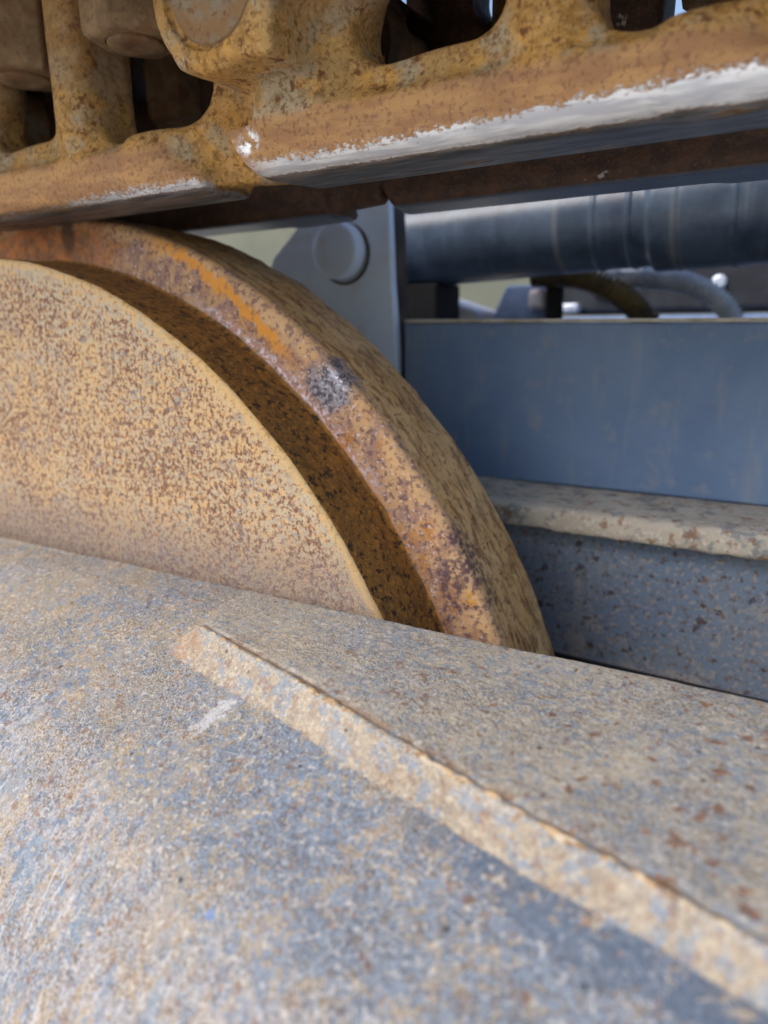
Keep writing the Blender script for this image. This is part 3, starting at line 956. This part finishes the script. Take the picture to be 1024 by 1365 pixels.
# ------------------------------------------------------------------ bracket with pin
br = thing('pin_bracket', 'pale blue steel bracket with a round pin head behind the wheel', 'bracket', (.09, .19, .1475))
poly = [(.1355, .150), (.1355, .222), (.1325, .262), (.1300, .325), (.064, .325), (.0640, .3005), (.0400, .2805), (.030, .262), (.020, .150)]
V, Fc = prism(poly, .1800, .1865, .0012)
meshobj('plate', V, Fc, M_BRACKET, br, False)
V, Fc = prism([(x - .0006, z) for x, z in [(.1355, .150), (.1355, .222), (.1325, .262), (.1300, .325), (.1180, .325), (.1180, .150)]], .1867, .2010, .001)
meshobj('cheek', V, Fc, M_BRSIDE, br, False)
ph = [(.1785, .0172), (.1712, .0170), (.1698, .0164), (.1691, .0150), (.1689, .009), (.1688, .0003)]
V, Fc = lathe(ph, (.0975, 0, .2812), 'y', 64)
meshobj('pin_head', V, [list(f)[::-1] for f in Fc], M_BRACKET, br, True, 50)
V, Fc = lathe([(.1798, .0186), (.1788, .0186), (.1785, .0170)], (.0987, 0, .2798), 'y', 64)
meshobj('pin_shadow_ring', V, [list(f)[::-1] for f in Fc], M_BRSIDE, br, True, 50)  # dark ring set off-centre, stands in for the pin head's shadow

# ------------------------------------------------------------------ hydraulic cylinder behind
cy = thing('hydraulic_cylinder', 'blurred blue-grey ringed hydraulic cylinder above the frame beam', 'cylinder', (.25, .28, .263))
def cprof(x0, x1, r0, r1, n):
    return [(x, r0 + (r1 - r0) * (x - x0) / (x1 - x0)) for x in np.linspace(x0, x1, n)]
prof = [(.050, .001), (.050, .030)] + cprof(.052, .262, .0315, .0305, 90) + [(.264, .0332)] + cprof(.266, .70, .0345, .0365, 160)
V, Fc = lathe(prof, (0, 0, 0), 'x', 96)
V[:, 1] += .28
V[:, 2] += .2945 + (V[:, 0] - .087) * .035
meshobj('barrel', V, [list(f)[::-1] for f in Fc], M_TUBE, cy, True, 60)
for x, r in ((.2315, .0308), (.2525, .0312), (.2790, .0346), (.3100, .0352)):
    V, Fc = lathe([(x - .0022, .03), (x - .0018, r), (x, r + .0007), (x + .0018, r), (x + .0022, .03)], (0, 0, 0), 'x', 72)
    V[:, 1] += .28; V[:, 2] += .2945 + (V[:, 0] - .087) * .035
    meshobj('ring', V, [list(f)[::-1] for f in Fc], M_TUBE, cy, True, 60)
V, Fc = rbox(.086, .120, .262, .30, .236, .2655, .002)
meshobj('clevis_block', V, Fc, M_DARK, cy, False)

# ------------------------------------------------------------------ hoses
def hose(name, label, pts, r, mat, loc, ribs, amp):
    t = thing(name, label, 'hose', loc, 'hoses above the frame beam')
    P = spline(pts, ribs * 6)
    s = np.arange(len(P)) / 6.0
    rad = r + amp * np.cos(s * 2 * np.pi)
    V, Fc = tube(P, rad, 20)
    meshobj('ribbed_sleeve', V, Fc, mat, t)
    return t
h1 = hose('hydraulic_hose', 'dark brown ribbed hose bending down behind the blue beam', [(.165, .335, .272), (.192, .332, .2705), (.2135, .330, .265), (.236, .328, .252), (.252, .326, .236), (.262, .325, .215)], .0078, M_HOSED, (.25, .33, .215), 34, .0013)
h2 = hose('hydraulic_hose', 'pale grey ribbed hose bending down beside the brown hose', [(.2450, .335, .2660), (.2560, .335, .2655), (.2740, .333, .2620), (.2930, .331, .252), (.3060, .330, .236), (.312, .33, .215)], .0066, M_HOSEW, (.30, .33, .215), 36, .0011)
V, Fc = lathe([(.206, .001), (.206, .0068), (.214, .0072), (.2143, .0095), (.2295, .0095), (.2298, .0078), (.2450, .0078), (.2452, .001)], (0, .335, .2675), 'x', 40)
meshobj('fitting', V, [list(f)[::-1] for f in Fc], M_FIT, h2, True, 40)

# ------------------------------------------------------------------ small blurred things behind
cb = thing('carbody', 'dark machine body in shade behind the hoses', 'machine body', (.45, .50, GZ))
V, Fc = rbox(.128, 1.2, .44, .60, .2450, .335, .004)
meshobj('side_panel', V, Fc, M_CARB, cb, False)
V, Fc = rbox(.120, 1.2, .40, .62, -.30, .2420, .004)
meshobj('lower_panel', V, Fc, M_PLATE, cb, False)
for x, z in ((.2620, .2645), (.2795, .2670), (.325, .264)):
    V, Fc = lathe([(.4395, .0058), (.437, .0056), (.4362, .0050), (.436, .003), (.436, .0002)], (x, 0, z), 'y', 32)
    meshobj('bolt_head', V, [list(f)[::-1] for f in Fc], M_FIT, cb, True, 60)

for x0, x1, z0, z1 in ((.178, .192, .262, .276), (.197, .204, .256, .275), (.150, .170, .246, .2535)):
    V, Fc = rbox(x0, x1, .428, .4395, z0, z1, .002)
    meshobj('lug', V, Fc, M_FIT, cb, False)
bl = thing('pale_block', 'small blurred pinkish white block resting behind the blue beam', 'block', (.13, .33, .2362))
V, Fc = rbox(.085, .128, .315, .36, .2300, .2600, .003)
V = np.array(V); V[:, 2] -= np.where(V[:, 2] > .245, (V[:, 0] - .085) * .32, 0)
meshobj('case', V, Fc, M_PINK, bl, False)
V, Fc = rbox(.086, .127, .3130, .3146, .2310, .2380, .0006)
meshobj('trim', V, Fc, M_PLATE, bl, False)

gp = thing('guide_plate', 'blurred pale blue bent plate between the white block and the brown hose', 'plate', (.16, .35, .2300))
V, Fc = prism([(.118, .225), (.138, .2660), (.165, .2660), (.176, .250), (.176, .225)], .345, .353, .0015)
meshobj('panel', V, Fc, M_PLATE, gp, False)
V, Fc = rbox(.158, .172, .339, .3446, .247, .262, .003)
meshobj('pink_cap', V, Fc, M_PINK, gp, False)
V, Fc = rbox(.1725, .186, .337, .3446, .238, .268, .003)
meshobj('dark_clamp', V, Fc, M_DARK, gp, False)

wl = thing('concrete_wall', 'blurred grey-green wall seen in the gap under the links', 'wall', (-1.0, 3.2, GZ))
V, Fc = rbox(-4.5, 3.0, 3.2, 3.4, GZ, .95, .01)
meshobj('slab', V, Fc, M_WALL, wl, False)
V, Fc = rbox(-4.52, 3.02, 3.18, 3.42, .951, 1.02, .01)
meshobj('coping', V, Fc, M_WALL, wl, False)
